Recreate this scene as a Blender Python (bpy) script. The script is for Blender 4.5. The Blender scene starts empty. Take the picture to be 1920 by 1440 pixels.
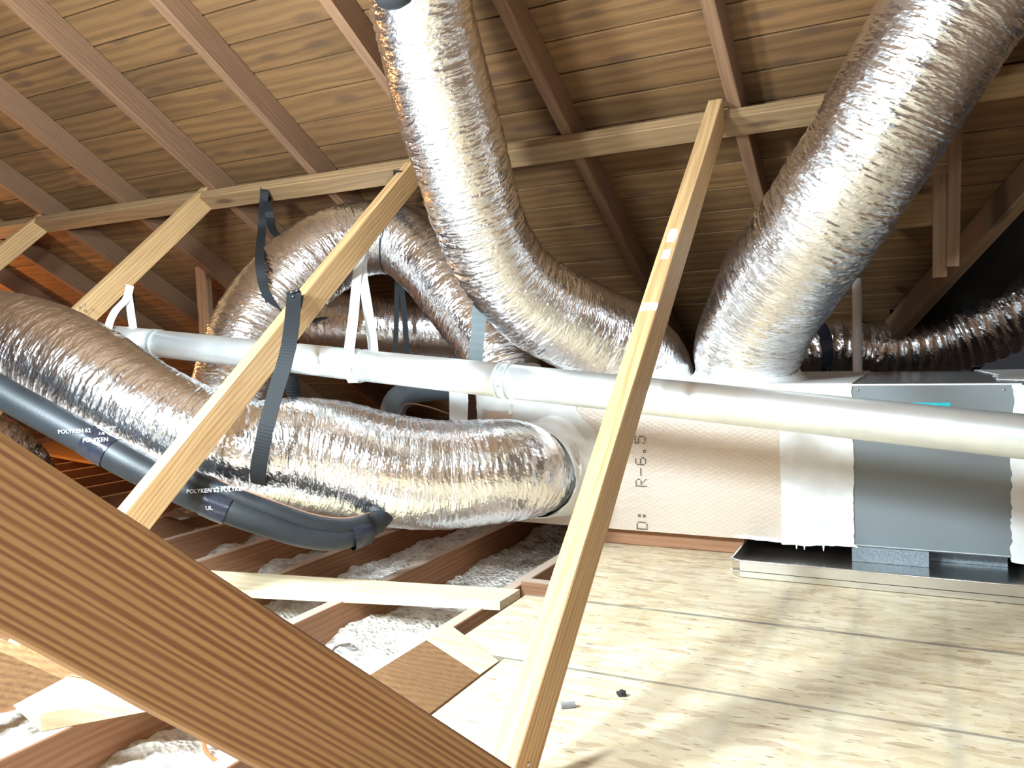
import bpy, bmesh, math, random
import numpy as np
from mathutils import Vector, Matrix

random.seed(7)
SC = bpy.context.scene
COL = SC.collection

# ------------------------------------------------------------------ camera
FPX = 1535.0
def cam_axes(yaw, pitch, roll):
    f = np.array([math.sin(yaw)*math.cos(pitch), math.cos(yaw)*math.cos(pitch), math.sin(pitch)])
    r = np.array([math.cos(yaw), -math.sin(yaw), 0.0]); d = np.cross(f, r)
    c, s = math.cos(roll), math.sin(roll)
    return c*r+s*d, -s*r+c*d, f
RT, DN, FW = cam_axes(math.radians(-26.72), math.radians(-2.64), math.radians(1.72))
cam_data = bpy.data.cameras.new('camera')
cam_data.sensor_width = 36.0
cam_data.lens = FPX/1920*36.0
cam_data.clip_start = 0.02
cam = bpy.data.objects.new('camera', cam_data)
COL.objects.link(cam)
cam.matrix_world = Matrix(((RT[0], -DN[0], -FW[0], 0), (RT[1], -DN[1], -FW[1], 0), (RT[2], -DN[2], -FW[2], 0), (0, 0, 0, 1)))
SC.camera = cam

# ------------------------------------------------------------------ light
SC.view_settings.view_transform = 'Standard'
SC.view_settings.look = 'None'
SC.view_settings.gamma = 1.0
SC.view_settings.use_curve_mapping = False
SC.view_settings.exposure = 1.15
world = bpy.data.worlds.new('attic_air'); SC.world = world
world.use_nodes = True
world.node_tree.nodes['Background'].inputs[0].default_value = (0.30, 0.32, 0.36, 1)
world.node_tree.nodes['Background'].inputs[1].default_value = 0.05

def area_light(name, loc, target, size, power, color):
    d = bpy.data.lights.new(name, 'AREA'); d.shape = 'DISK'; d.size = size; d.energy = power; d.color = color
    o = bpy.data.objects.new(name, d); COL.objects.link(o)
    o.location = loc
    o.rotation_euler = (Vector(target)-Vector(loc)).to_track_quat('-Z', 'Y').to_euler()
    return o
def point_light(name, loc, power, color, rad):
    d = bpy.data.lights.new(name, 'POINT'); d.energy = power; d.color = color; d.shadow_soft_size = rad
    o = bpy.data.objects.new(name, d); COL.objects.link(o); o.location = loc
    return o
point_light('work_and_fill_light', (-1.74, 0.66, 0.42), 125, (0.76, 0.91, 1.0), 0.12)
point_light('work_and_fill_light', (-1.32, -0.30, 0.80), 150, (0.76, 0.91, 1.0), 0.12)  # secondary light, added as fill and to thin out the brace shadow
point_light('work_and_fill_light', (0.10, -0.45, 0.75), 30, (0.76, 0.91, 1.0), 0.14)  # weak fill light added near the camera, not a real lamp
point_light('warm_lamp_light', (-6.0, 2.6, 0.20), 40, (1.0, 0.45, 0.15), 0.05)

# ------------------------------------------------------------------ helpers
def ray(px, py):
    return RT*((px-960)/FPX) + DN*((py-720)/FPX) + FW
def at(px, py, depth):
    return Vector(ray(px, py)*depth)
def onp(px, py, n, d):
    r = ray(px, py); return Vector(r*(d/float(np.dot(np.array(n, float), r))))
def onz(px, py, z): return onp(px, py, (0, 0, 1), z)
def ony(px, py, y): return onp(px, py, (0, 1, 0), y)
def onx(px, py, x): return onp(px, py, (1, 0, 0), x)

def tag(o, label=None, cat=None, group=None, kind=None):
    if label: o['label'] = label
    if cat: o['category'] = cat
    if group: o['group'] = group
    if kind: o['kind'] = kind
    return o
def link(name, me, mat=None, parent=None):
    o = bpy.data.objects.new(name, me); COL.objects.link(o)
    if mat and not me.materials: me.materials.append(mat)
    if parent: o.parent = parent
    return o
def empty(name, loc=(0, 0, 0)):
    o = bpy.data.objects.new(name, None); COL.objects.link(o); o.location = loc; o.empty_display_size = .05
    return o
def reparent(o, root):
    """keep the world place of o while hanging it under root (roots are only translated)"""
    o.parent = root
    o.matrix_parent_inverse = Matrix.Translation(-root.location)
    return o
def mesh(name, verts, faces, smooth=False):
    me = bpy.data.meshes.new(name); me.from_pydata([tuple(v) for v in verts], [], faces); me.update()
    if smooth: me.polygons.foreach_set('use_smooth', [True]*len(me.polygons))
    return me

def lumber(name, p0, p1, w, h, up, mat, parent=None, jit=0.0, seg=1, bev=0.0025, cut0=None, cut1=None):
    """board from p0 to p1; w across, h along 'up'; p0,p1 are the axis; long axis is local X. 8 sided section (eased edges)."""
    p0 = Vector(p0); p1 = Vector(p1); x = (p1-p0); L = x.length; x.normalize()
    up = Vector(up); z = (up - x*up.dot(x)).normalized(); y = z.cross(x)
    M = Matrix((x, y, z)).transposed().to_4x4(); M.translation = p0
    a, b, e = w/2, h/2, bev
    prof = [(-a+e, -b), (a-e, -b), (a, -b+e), (a, b-e), (a-e, b), (-a+e, b), (-a, b-e), (-a, -b+e)]
    V = []; Fc = []
    for i in range(seg+1):
        t = L*i/seg
        dy, dz = (random.uniform(-jit, jit), random.uniform(-jit, jit)) if 0 < i < seg else (0, 0)
        for (py, pz) in prof:
            xx = t
            if i == 0 and cut0: xx += cut0*pz
            if i == seg and cut1: xx += cut1*pz
            V.append((xx, py+dy+random.uniform(-jit, jit)*.4, pz+dz+random.uniform(-jit, jit)*.4))
    for i in range(seg):
        for k in range(8):
            q = (k+1) % 8
            Fc.append((i*8+k, i*8+q, (i+1)*8+q, (i+1)*8+k))
    Fc.append(tuple(range(7, -1, -1))); Fc.append(tuple(seg*8+k for k in range(8)))
    me = mesh(name, V, Fc)
    o = link(name, me, mat)
    o.matrix_world = M
    if parent: 
        o.parent = parent; o.matrix_parent_inverse = Matrix.Translation(-parent.location)
    return o
def box(name, lo, hi, mat, parent=None, bev=0.0):
    lo = Vector(lo); hi = Vector(hi)
    if bev > 0:
        c = (lo+hi)/2
        return lumber(name, (lo.x, c.y, c.z), (hi.x, c.y, c.z), hi.y-lo.y, hi.z-lo.z, (0, 0, 1), mat, parent, bev=bev)
    V = [(x, y, z) for x in (lo.x, hi.x) for y in (lo.y, hi.y) for z in (lo.z, hi.z)]
    Fc = [(0, 1, 3, 2), (4, 6, 7, 5), (0, 4, 5, 1), (2, 3, 7, 6), (0, 2, 6, 4), (1, 5, 7, 3)]
    o = link(name, mesh(name, V, Fc), mat)
    if parent: reparent(o, parent)
    return o
def prism(name, pts, ext, mat, parent=None):
    """polygon pts extruded along ext"""
    pts = [Vector(p) for p in pts]; ext = Vector(ext); n = len(pts)
    nrm = (pts[1]-pts[0]).cross(pts[2]-pts[0])
    if nrm.dot(ext) > 0: pts = pts[::-1]
    o0 = pts[0].copy()
    V = [p-o0 for p in pts]+[p+ext-o0 for p in pts]
    Fc = [tuple(range(n)), tuple(range(2*n-1, n-1, -1))]
    Fc += [((i+1) % n, i, n+i, n+(i+1) % n) for i in range(n)]
    o = link(name, mesh(name, V, Fc), mat); o.location = o0
    if parent: reparent(o, parent)
    return o

def spline(P, n):
    """Catmull-Rom through rows of P (any width), n samples"""
    P = np.array(P, float)
    Q = np.vstack([2*P[0]-P[1], P, 2*P[-1]-P[-2]])
    m = len(P)-1; out = []
    # chordal-ish uniform resample
    ts = np.linspace(0, m-1e-9, n*4)
    for t in ts:
        i = int(t); u = t-i; a, b, c, d = Q[i], Q[i+1], Q[i+2], Q[i+3]
        out.append(.5*((2*b)+(-a+c)*u+(2*a-5*b+4*c-d)*u*u+(-a+3*b-3*c+d)*u**3))
    out = np.array(out)
    s = np.r_[0, np.cumsum(np.linalg.norm(np.diff(out[:, :3], axis=0), axis=1))]
    tt = np.linspace(0, s[-1], n)
    return np.stack([np.interp(tt, s, out[:, k]) for k in range(out.shape[1])], 1), s[-1]
def frames(C):
    T = np.gradient(C, axis=0); T /= np.linalg.norm(T, axis=1)[:, None]
    N = np.zeros_like(C); a = np.array([0, 0, 1.0]) if abs(T[0][2]) < .9 else np.array([0, 1.0, 0])
    n = a-T[0]*a.dot(T[0]); n /= np.linalg.norm(n)
    for i in range(len(C)):
        n = n-T[i]*n.dot(T[i]); n /= np.linalg.norm(n); N[i] = n
    return T, N, np.cross(T, N)
def vnoise(u, v, nu, nv, rng):
    """value noise, wraps in u; u in [0,1), v in [0,1]"""
    nu = max(2, int(nu)); nv = max(2, int(nv))
    G = rng.random((nv+2, nu)); x = (u % 1)*nu; y = v*nv
    i = x.astype(int) % nu; j = y.astype(int); fx = x-np.floor(x); fy = y-j
    fx = fx*fx*(3-2*fx); fy = fy*fy*(3-2*fy); i2 = (i+1) % nu
    return (G[j, i]*(1-fx)+G[j, i2]*fx)*(1-fy)+(G[j+1, i]*(1-fx)+G[j+1, i2]*fx)*fy
def tube(name, ctrl, mat, parent=None, nu=16, step=.02, rough=0, seed=1, ribs=0.0, caps=True, skew=.0, lump=0.0, pitch=.05, jag=0.0, s0=None, s1=None, grow=0.0):
    """ctrl rows: x,y,z,r"""
    ctrl = [tuple(c) for c in ctrl]
    n = 400
    S, L = spline(ctrl, n)
    m = max(4, int(L/step)); S, L = spline(ctrl, m)
    if s0 is not None:
        S = S[int(s0*m):max(int(s1*m), int(s0*m)+3)]; m = len(S)
    C = S[:, :3]; R = S[:, 3]+grow
    T, N, B = frames(C)
    u = np.arange(nu)/nu; v = np.linspace(0, 1, m)
    U, Vv = np.meshgrid(u, v)
    Lc = np.linalg.norm(np.diff(C, axis=0), axis=1).sum(); Sv = Vv*Lc
    rad = np.repeat(R[:, None], nu, 1).astype(float)
    rng = np.random.default_rng(seed)
    if rough > 0:
        w = (vnoise(U, Vv, 5, Lc/.12, rng)-.5)*.9
        us = U+skew*Sv*1.0+w*.06
        vs = np.clip(Vv+(vnoise(U, Vv, 7, Lc/.09, rng)-.5)*.03/Lc, 0, 1)
        r1 = 1-np.abs(2*vnoise(us, vs, 9, Lc/.015, rng)-1)      # ridges running round
        r2 = 1-np.abs(2*vnoise(us+.3, vs, 22, Lc/.009, rng)-1)
        r3 = vnoise(U, Vv, 6, Lc/.12, rng)-.5
        amp = .12+1.5*vnoise(U, Vv, 6, Lc/.10, rng)**1.6
        rad += rough*(amp*(r1**2*1.0+r2**2*.55-.5) + r3*1.4)
        gl = rng.random(rad.shape)-.5
        rad += jag*(gl+.8*np.roll(gl, 1, 1)+.5*np.roll(gl, 2, 1))
    if lump > 0:
        rad += lump*(vnoise(U, Vv, 4, Lc/.25, rng)-.5)*2
    if ribs > 0:
        rad += ribs*np.cos(2*np.pi*(Sv/pitch+U))
    ang = 2*np.pi*U
    P = C[:, None, :]+rad[..., None]*(np.cos(ang)[..., None]*N[:, None, :]+np.sin(ang)[..., None]*B[:, None, :])
    V = P.reshape(-1, 3); o0 = V.mean(0); V = V-o0
    idx = np.arange(m*nu).reshape(m, nu); a = idx[:-1]; b = np.roll(a, -1, 1); d = idx[1:]; c = np.roll(d, -1, 1)
    F = np.stack([a, b, c, d], -1).reshape(-1, 4)
    me = bpy.data.meshes.new(name)
    nf = len(F); nc = 2 if caps else 0
    me.vertices.add(len(V)); me.vertices.foreach_set('co', V.ravel())
    loops = F.ravel()
    if caps: loops = np.r_[loops, idx[0][::-1], idx[-1]]
    me.loops.add(len(loops)); me.loops.foreach_set('vertex_index', loops.astype(np.int32))
    starts = np.arange(nf)*4; tot = np.full(nf, 4)
    if caps: starts = np.r_[starts, nf*4, nf*4+nu]; tot = np.r_[tot, nu, nu]
    me.polygons.add(len(starts)); me.polygons.foreach_set('loop_start', starts.astype(np.int32)); me.polygons.foreach_set('loop_total', tot.astype(np.int32))
    sm = np.full(len(starts), jag == 0)
    if caps: sm[-2:] = False
    me.polygons.foreach_set('use_smooth', sm)
    uvl = me.uv_layers.new(name='UVMap')
    rm = float(R.mean())
    ju, jv = np.meshgrid(np.arange(nu), np.arange(m-1))
    def uvof(du, dv): return np.stack([(ju+du)/nu*2*np.pi*rm, (jv+dv)/(m-1)*Lc], -1)
    UV = np.stack([uvof(0, 0), uvof(1, 0), uvof(1, 1), uvof(0, 1)], 2).reshape(-1, 2)
    if caps: UV = np.vstack([UV, np.zeros((2*nu, 2))])
    uvl.data.foreach_set('uv', UV.ravel())
    me.update(calc_edges=True); me.validate()
    o = link(name, me, mat); o.location = o0
    if parent: reparent(o, parent)
    return o
def ribbon(name, pts, width, wdir, mat, thick=.0015, parent=None, n=40, teeth=0.0):
    """strap through pts; wdir one width direction or one per point"""
    if not isinstance(wdir[0], (tuple, list, Vector, np.ndarray)): wdir = [wdir]*len(pts)
    rows = [tuple(p)+tuple(w) for p, w in zip(pts, wdir)]
    S, L = spline(rows, n)
    C = S[:, :3]; W = S[:, 3:6]; T, _, _ = frames(C)
    W = W-T*(W*T).sum(1)[:, None]; W /= np.linalg.norm(W, axis=1)[:, None]; N = np.cross(T, W)
    V = []; o0 = C.mean(0)
    for i in range(n):
        k = (1 if i % 2 else -1)*teeth
        for a, b in ((-1, -1), (1, -1), (1, 1), (-1, 1)):
            V.append(C[i]+W[i]*a*(width/2+k)+N[i]*(b*thick/2+k*.6)-o0)
    F = [(0, 1, 2, 3)]
    for i in range(n-1):
        for k in range(4):
            q = (k+1) % 4; F.append((i*4+k, i*4+4+k, i*4+4+q, i*4+q))
    F.append(((n-1)*4+3, (n-1)*4+2, (n-1)*4+1, (n-1)*4))
    o = link(name, mesh(name, V, F), mat); o.location = o0
    if parent: reparent(o, parent)
    return o
def ball(name, c, r, mat, parent=None, sc=(1, 1, 1)):
    V = []; F = []; nu, nv = 10, 6
    for j in range(nv+1):
        th = math.pi*j/nv
        for i in range(nu):
            a = 2*math.pi*i/nu; V.append((r*sc[0]*math.sin(th)*math.cos(a), r*sc[1]*math.sin(th)*math.sin(a), r*sc[2]*math.cos(th)))
    for j in range(nv):
        for i in range(nu): F.append((j*nu+i, (j+1)*nu+i, (j+1)*nu+(i+1) % nu, j*nu+(i+1) % nu))
    me = mesh(name, V, F, True); me.validate()
    o = link(name, me, mat); o.location = c
    if parent: reparent(o, parent)
    return o
def patch(name, poly, out, mat, parent=None, jit=.006, thick=.003, sub=10):
    """ragged edged smear: poly outline (3D) jittered, extruded along out"""
    poly = [Vector(p) for p in poly]; P = []
    n = len(poly)
    for i in range(n):
        a, b = poly[i], poly[(i+1) % n]; e = (b-a); m = max(1, int(e.length/.009)); m = min(m, 110); q = 0
        side = e.normalized().cross(Vector(out).normalized())
        for k in range(m):
            q = .75*q+random.uniform(-jit, jit)*.6; P.append(a+e*(k/m)+side*q)
    return prism(name, P, Vector(out).normalized()*thick, mat, parent)

# ------------------------------------------------------------------ materials
class NB:
    def __init__(s, name):
        s.m = bpy.data.materials.new(name); s.m.use_nodes = True; s.t = s.m.node_tree
        s.b = s.t.nodes['Principled BSDF']
    def n(s, ty, **kw):
        x = s.t.nodes.new(ty)
        for k, v in kw.items():
            if k in ('operation', 'blend_type', 'data_type', 'feature', 'noise_dimensions', 'wave_type', 'bands_direction', 'rings_direction', 'distance', 'voronoi_dimensions'): setattr(x, k, v)
            else: x.inputs[k].default_value = v
        return x
    def l(s, a, b): s.t.links.new(a, b)
    def ramp(s, fac, stops):
        r = s.t.nodes.new('ShaderNodeValToRGB'); e = r.color_ramp.elements
        e[0].position, e[0].color = stops[0][0], (*stops[0][1], 1); e[1].position, e[1].color = stops[1][0], (*stops[1][1], 1)
        for p, c in stops[2:]:
            q = e.new(p); q.color = (*c, 1)
        s.l(fac, r.inputs[0]); return r.outputs[0]
    def mix(s, fac, a, b, blend='MIX'):
        x = s.t.nodes.new('ShaderNodeMix'); x.data_type = 'RGBA'; x.blend_type = blend
        for k, v in ((0, fac), (6, a), (7, b)):
            if isinstance(v, bpy.types.NodeSocket): s.l(v, x.inputs[k])
            elif k == 0: x.inputs[0].default_value = v
            else: x.inputs[k].default_value = (*v, 1)
        return x.outputs[2]
    def math(s, op, a, b=None):
        x = s.t.nodes.new('ShaderNodeMath'); x.operation = op
        for k, v in ((0, a), (1, b)):
            if v is None: continue
            if isinstance(v, bpy.types.NodeSocket): s.l(v, x.inputs[k])
            else: x.inputs[k].default_value = v
        return x.outputs[0]
    def mapping(s, src, sc=(1, 1, 1), loc=None, rot=(0, 0, 0)):
        x = s.t.nodes.new('ShaderNodeMapping'); x.inputs['Scale'].default_value = sc; x.inputs['Rotation'].default_value = rot
        s.l(src, x.inputs['Vector'])
        if loc is not None: s.l(loc, x.inputs['Location'])
        return x.outputs[0]
    def bump(s, h, strength, dist=.002, normal=None):
        x = s.t.nodes.new('ShaderNodeBump'); x.inputs['Strength'].default_value = strength; x.inputs['Distance'].default_value = dist
        s.l(h, x.inputs['Height'])
        if normal is not None: s.l(normal, x.inputs['Normal'])
        return x.outputs[0]

def simple(name, col, rough=.6, metal=0.0, noise=0.0, nscale=8.0, bump=0.0, bscale=60.0, emit=None):
    m = NB(name); b = m.b
    b.inputs['Base Color'].default_value = (*col, 1); b.inputs['Roughness'].default_value = rough; b.inputs['Metallic'].default_value = metal
    tc = m.n('ShaderNodeTexCoord')
    if noise > 0:
        nz = m.n('ShaderNodeTexNoise', Scale=nscale, Detail=5.0); m.l(tc.outputs['Object'], nz.inputs['Vector'])
        lo = tuple(c*(1-noise) for c in col); hi = tuple(min(1, c*(1+noise)) for c in col)
        m.l(m.ramp(nz.outputs[0], [(.3, lo), (.7, hi)]), b.inputs['Base Color'])
    if bump > 0:
        nb = m.n('ShaderNodeTexNoise', Scale=bscale, Detail=3.0); m.l(tc.outputs['Object'], nb.inputs['Vector'])
        m.l(m.bump(nb.outputs[0], bump), b.inputs['Normal'])
    return m.m

def wood(name, light, dark, knot=(.10, .05, .025), gscale=26.0, rough=.7, tint=.18, knots=True, stain=0.0, streak=.22, stretch=.05, dist=2.2, dust=False, warp=.05):
    """long axis = local X"""
    m = NB(name); b = m.b; tc = m.n('ShaderNodeTexCoord'); oi = m.n('ShaderNodeObjectInfo')
    off = m.n('ShaderNodeVectorMath', operation='SCALE'); off.inputs[0].default_value = (37., 11., 23.); m.l(oi.outputs['Random'], off.inputs['Scale'])
    src = m.mapping(tc.outputs['Object'], loc=off.outputs[0])
    # warp
    wz = m.n('ShaderNodeTexNoise', Scale=1.0, Detail=2.0); m.l(m.mapping(src, (1.3, 5, 5)), wz.inputs['Vector'])
    wsub = m.n('ShaderNodeVectorMath', operation='MULTIPLY_ADD'); wsub.inputs[1].default_value = (0, warp, warp)
    m.l(wz.outputs['Color'], wsub.inputs[0]); m.l(src, wsub.inputs[2])
    wave = m.n('ShaderNodeTexWave', wave_type='RINGS', rings_direction='X', Scale=gscale, Distortion=dist, Detail=3.0)
    wave.inputs['Detail Scale'].default_value = 1.5
    m.l(m.mapping(wsub.outputs[0], (stretch, 1, 1)), wave.inputs['Vector'])
    fine = m.n('ShaderNodeTexNoise', Scale=1.0, Detail=6.0); m.l(m.mapping(wsub.outputs[0], (4, 160, 160)), fine.inputs['Vector'])
    g = m.math('ADD', m.math('MULTIPLY', wave.outputs['Fac'], streak), m.math('MULTIPLY', fine.outputs[0], 1-streak))
    c = m.ramp(g, [(.26, dark), (.66, light)])
    big = m.n('ShaderNodeTexNoise', Scale=1.0, Detail=3.0); m.l(m.mapping(src, (1.2, 6, 6)), big.inputs['Vector'])
    c = m.mix(m.ramp(big.outputs[0], [(.35, (0, 0, 0)), (.7, (.5, .5, .5))]), c, tuple(x*.62 for x in light), 'MIX')
    if knots:
        vo = m.n('ShaderNodeTexVoronoi', voronoi_dimensions='2D', Scale=1.0); m.l(m.mapping(wsub.outputs[0], (1.9, 6.5, 0.0)), vo.inputs['Vector'])
        k = m.ramp(vo.outputs['Distance'], [(.06, (.8, .8, .8)), (.14, (0, 0, 0))])
        c = m.mix(k, c, knot)
    if stain > 0:
        st = m.n('ShaderNodeTexNoise', Scale=1.1, Detail=4.0); m.l(m.mapping(src, (1, 1.4, 1.4)), st.inputs['Vector'])
        f = m.ramp(st.outputs[0], [(.5, (0, 0, 0)), (.68, (stain,)*3)])
        c = m.mix(f, c, tuple(x*.45 for x in dark))
    if dust:
        ge = m.n('ShaderNodeNewGeometry'); sz = m.n('ShaderNodeSeparateXYZ'); m.l(ge.outputs['Normal'], sz.inputs[0])
        c = m.mix(m.ramp(sz.outputs[2], [(.80, (0, 0, 0)), (.95, (.85, .85, .85))]), c, (.55, .44, .36))
    tn = m.math('ADD', m.math('MULTIPLY', oi.outputs['Random'], 2*tint), 1-tint)
    vm = m.n('ShaderNodeVectorMath', operation='SCALE'); m.l(c, vm.inputs[0]); m.l(tn, vm.inputs['Scale'])
    m.l(vm.outputs[0], b.inputs['Base Color'])
    b.inputs['Roughness'].default_value = rough
    m.l(m.bump(g, .35, .0012), b.inputs['Normal'])
    return m.m

def foil(name, col=(.93, .93, .95), rough=.2, cr=1.0):
    m = NB(name); b = m.b; tc = m.n('ShaderNodeTexCoord')
    b.inputs['Metallic'].default_value = 1.0
    uv = tc.outputs['UV']; ob = tc.outputs['Object']
    # wrinkles running round the duct (long in u, short in v)
    n1 = m.n('ShaderNodeTexNoise', Scale=1.0, Detail=4.0, Roughness=.62); m.l(m.mapping(uv, (16, 95, 1), rot=(0, 0, .12)), n1.inputs['Vector'])
    n1.inputs['Distortion'].default_value = .8
    v1 = m.n('ShaderNodeTexVoronoi', Scale=1.0, feature='F1'); m.l(m.mapping(uv, (38, 90, 1), rot=(0, 0, -.2)), v1.inputs['Vector'])
    v2 = m.n('ShaderNodeTexVoronoi', Scale=95.0, feature='F1'); m.l(ob, v2.inputs['Vector'])
    msk = m.n('ShaderNodeTexNoise', Scale=7.0, Detail=2.0); m.l(ob, msk.inputs['Vector'])
    mk = m.ramp(msk.outputs[0], [(.38, (.10, .10, .10)), (.66, (1, 1, 1))])
    rid = m.math('ABSOLUTE', m.math('SUBTRACT', n1.outputs[0], .5))
    h = m.math('ADD', m.math('MULTIPLY', rid, 2.4), m.math('ADD', m.math('MULTIPLY', v1.outputs['Distance'], .75), m.math('MULTIPLY', v2.outputs['Distance'], .45)))
    h = m.math('MULTIPLY', h, mk)
    m.l(m.bump(h, 1.0, .0042*cr), b.inputs['Normal'])
    b.inputs['Base Color'].default_value = (*col, 1)
    b.inputs['Roughness'].default_value = rough
    return m.m

M = {}
M['board'] = wood('weathered_pine_decking', (.215, .108, .038), (.115, .056, .019), gscale=14, tint=.12, stain=.28, streak=.28)
M['rafter'] = wood('old_fir_rafter', (.235, .125, .065), (.15, .075, .038), gscale=22, tint=.08, knots=False, stain=.3)
M['purlin'] = wood('fir_purlin', (.34, .21, .10), (.22, .125, .055), gscale=20, tint=.05, stain=.25)
M['brace'] = wood('yellow_pine_brace', (.71, .46, .22), (.46, .24, .095), gscale=24, tint=.05, rough=.55, knots=False)
M['beam'] = wood('close_grained_fir', (.47, .245, .10), (.22, .085, .030), gscale=42, dist=5.0, tint=.0, rough=.5, knots=False, streak=.5, warp=.012, stretch=.015)
M['joist'] = wood('dark_fir_joist', (.40, .20, .10), (.25, .11, .05), gscale=20, tint=.12, knots=False, stain=.3, dust=True)
M['pale'] = wood('new_pale_pine', (.86, .74, .50), (.74, .58, .34), gscale=14, tint=.04, streak=.3, knots=False)
M['offcut'] = wood('brown_fir_offcut', (.29, .15, .060), (.16, .075, .028), gscale=30, tint=.03, rough=.6, knots=False)
M['post'] = wood('dull_fir_post', (.32, .19, .105), (.22, .12, .065), gscale=22, tint=.1)
M['foil'] = foil('crinkled_foil', rough=.22, cr=.32)
M['foil_soft'] = foil('crinkled_foil_worn', (.84, .83, .84), .2, .35)
M['under'] = simple('underlay_and_shade', (.02, .016, .012), .95)  # roof underlay; also paints the darkness on the slope beyond the valley
M['black'] = simple('black_rubber_foam', (.013, .016, .019), .5, noise=.3, bump=.2, bscale=200)
M['strap'] = simple('black_woven_strap', (.010, .012, .014), .8)
M['white_strap'] = simple('white_strap_plastic', (.80, .84, .86), .45)
M['grey_strap'] = simple('grey_strap_plastic', (.13, .16, .165), .5)
M['mastic'] = simple('white_duct_mastic', (.90, .90, .88), .6, noise=.05, nscale=20, bump=.5, bscale=45)
M['smear'] = simple('thin_grey_mastic_smear', (.66, .65, .62), .5, noise=.12, nscale=9, bump=.3, bscale=60)
M['cabinet'] = simple('grey_painted_steel', (.215, .24, .255), .22, noise=.04, nscale=3)
M['block'] = simple('speckled_grey_foam', (.22, .25, .27), .8, noise=.3, nscale=180)
M['pan'] = simple('galvanised_pan', (.80, .80, .78), .22, 1.0, noise=.06, nscale=6)
M['galv'] = simple('galvanised_vent_pipe', (.88, .93, .94), .40, .85, noise=.07, nscale=14, bump=.08, bscale=30)
M['pvc'] = simple('pvc_plastic', (.72, .70, .70), .4)
M['tape'] = simple('teal_tape', (.02, .56, .66), .6, noise=.1, nscale=80)
M['ink'] = simple('black_print', (.02, .02, .02), .7)
M['white_ink'] = simple('white_print', (.85, .87, .88), .6)
M['taping'] = simple('shiny_black_tape', (.018, .02, .03), .22, bump=.6, bscale=50)
M['cord'] = simple('orange_cord_jacket', (.80, .13, .05), .45)
M['nail'] = simple('nail_steel', (.6, .6, .62), .35, 1.0)
M['copper'] = simple('brown_wire', (.30, .15, .09), .45)
M['darkpipe'] = simple('dark_grey_pipe', (.10, .13, .15), .4)
M['grit'] = simple('grey_clip_plastic', (.25, .25, .26), .4)

def osb_mat():
    m = NB('oriented_strand_board'); b = m.b; tc = m.n('ShaderNodeTexCoord'); src = tc.outputs['Object']
    wz = m.n('ShaderNodeTexNoise', Scale=7.0, Detail=2.0); m.l(src, wz.inputs['Vector'])
    ws = m.n('ShaderNodeVectorMath', operation='MULTIPLY_ADD'); ws.inputs[1].default_value = (.05, .05, 0); m.l(wz.outputs['Color'], ws.inputs[0]); m.l(src, ws.inputs[2])
    cols = None
    for sc, rot, w in (((14, 55, 1), .25, 1), ((11, 46, 1), -.35, .5), ((30, 12, 1), .5, .3)):
        v = m.n('ShaderNodeTexVoronoi', Scale=1.0); m.l(m.mapping(ws.outputs[0], sc, rot=(0, 0, rot)), v.inputs['Vector'])
        sep = m.n('ShaderNodeSeparateColor'); m.l(v.outputs['Color'], sep.inputs[0])
        c = m.ramp(sep.outputs[0], [(.0, (.34, .21, .11)), (.09, (.62, .47, .28)), (.5, (.76, .62, .40)), (1., (.86, .76, .58))])
        cols = c if cols is None else m.mix(w*.6, cols, c)
    big = m.n('ShaderNodeTexNoise', Scale=2.3, Detail=5.0); m.l(src, big.inputs['Vector'])
    cols = m.mix(m.ramp(big.outputs[0], [(.42, (0, 0, 0)), (.75, (.5, .5, .5))]), cols, (.50, .42, .31))
    fl = m.n('ShaderNodeTexNoise', Scale=1.0, Detail=4.0); m.l(m.mapping(src, (26, 120, 1), rot=(0, 0, .3)), fl.inputs['Vector'])
    cols = m.mix(m.ramp(fl.outputs[0], [(.62, (0, 0, 0)), (.70, (.85, .85, .85))]), cols, (.27, .16, .08))
    # soft dark lines along y, broken up by noise
    sx = m.n('ShaderNodeSeparateXYZ'); m.l(src, sx.inputs[0])
    dn = m.n('ShaderNodeTexNoise', Scale=9.0, Detail=3.0); m.l(src, dn.inputs['Vector'])
    for x0 in (-.36, -.165, .05):
        d = m.math('ABSOLUTE', m.math('SUBTRACT', sx.outputs[0], x0))
        k = m.math('LESS_THAN', d, .018)
        rr = m.ramp(d, [(.004, (1, 1, 1)), (.022, (0, 0, 0))])
        f = m.math('MULTIPLY', m.math('MULTIPLY', rr, dn.outputs[0]), .40)
        cols = m.mix(f, cols, (.26, .26, .22))
    for y0, w0 in ((1.74, .007), (2.2205, .012)):
        d = m.math('ABSOLUTE', m.math('SUBTRACT', sx.outputs[1], y0))
        f = m.math('MULTIPLY', m.ramp(d, [(.003, (1, 1, 1)), (w0, (0, 0, 0))]), m.math('ADD', dn.outputs[0], .25))
        cols = m.mix(f, cols, (.16, .14, .12))
    m.l(cols, b.inputs['Base Color']); b.inputs['Roughness'].default_value = .6
    m.l(m.bump(fl.outputs[0], .25, .001), b.inputs['Normal'])
    return m.m
M['osb'] = osb_mat()

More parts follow.
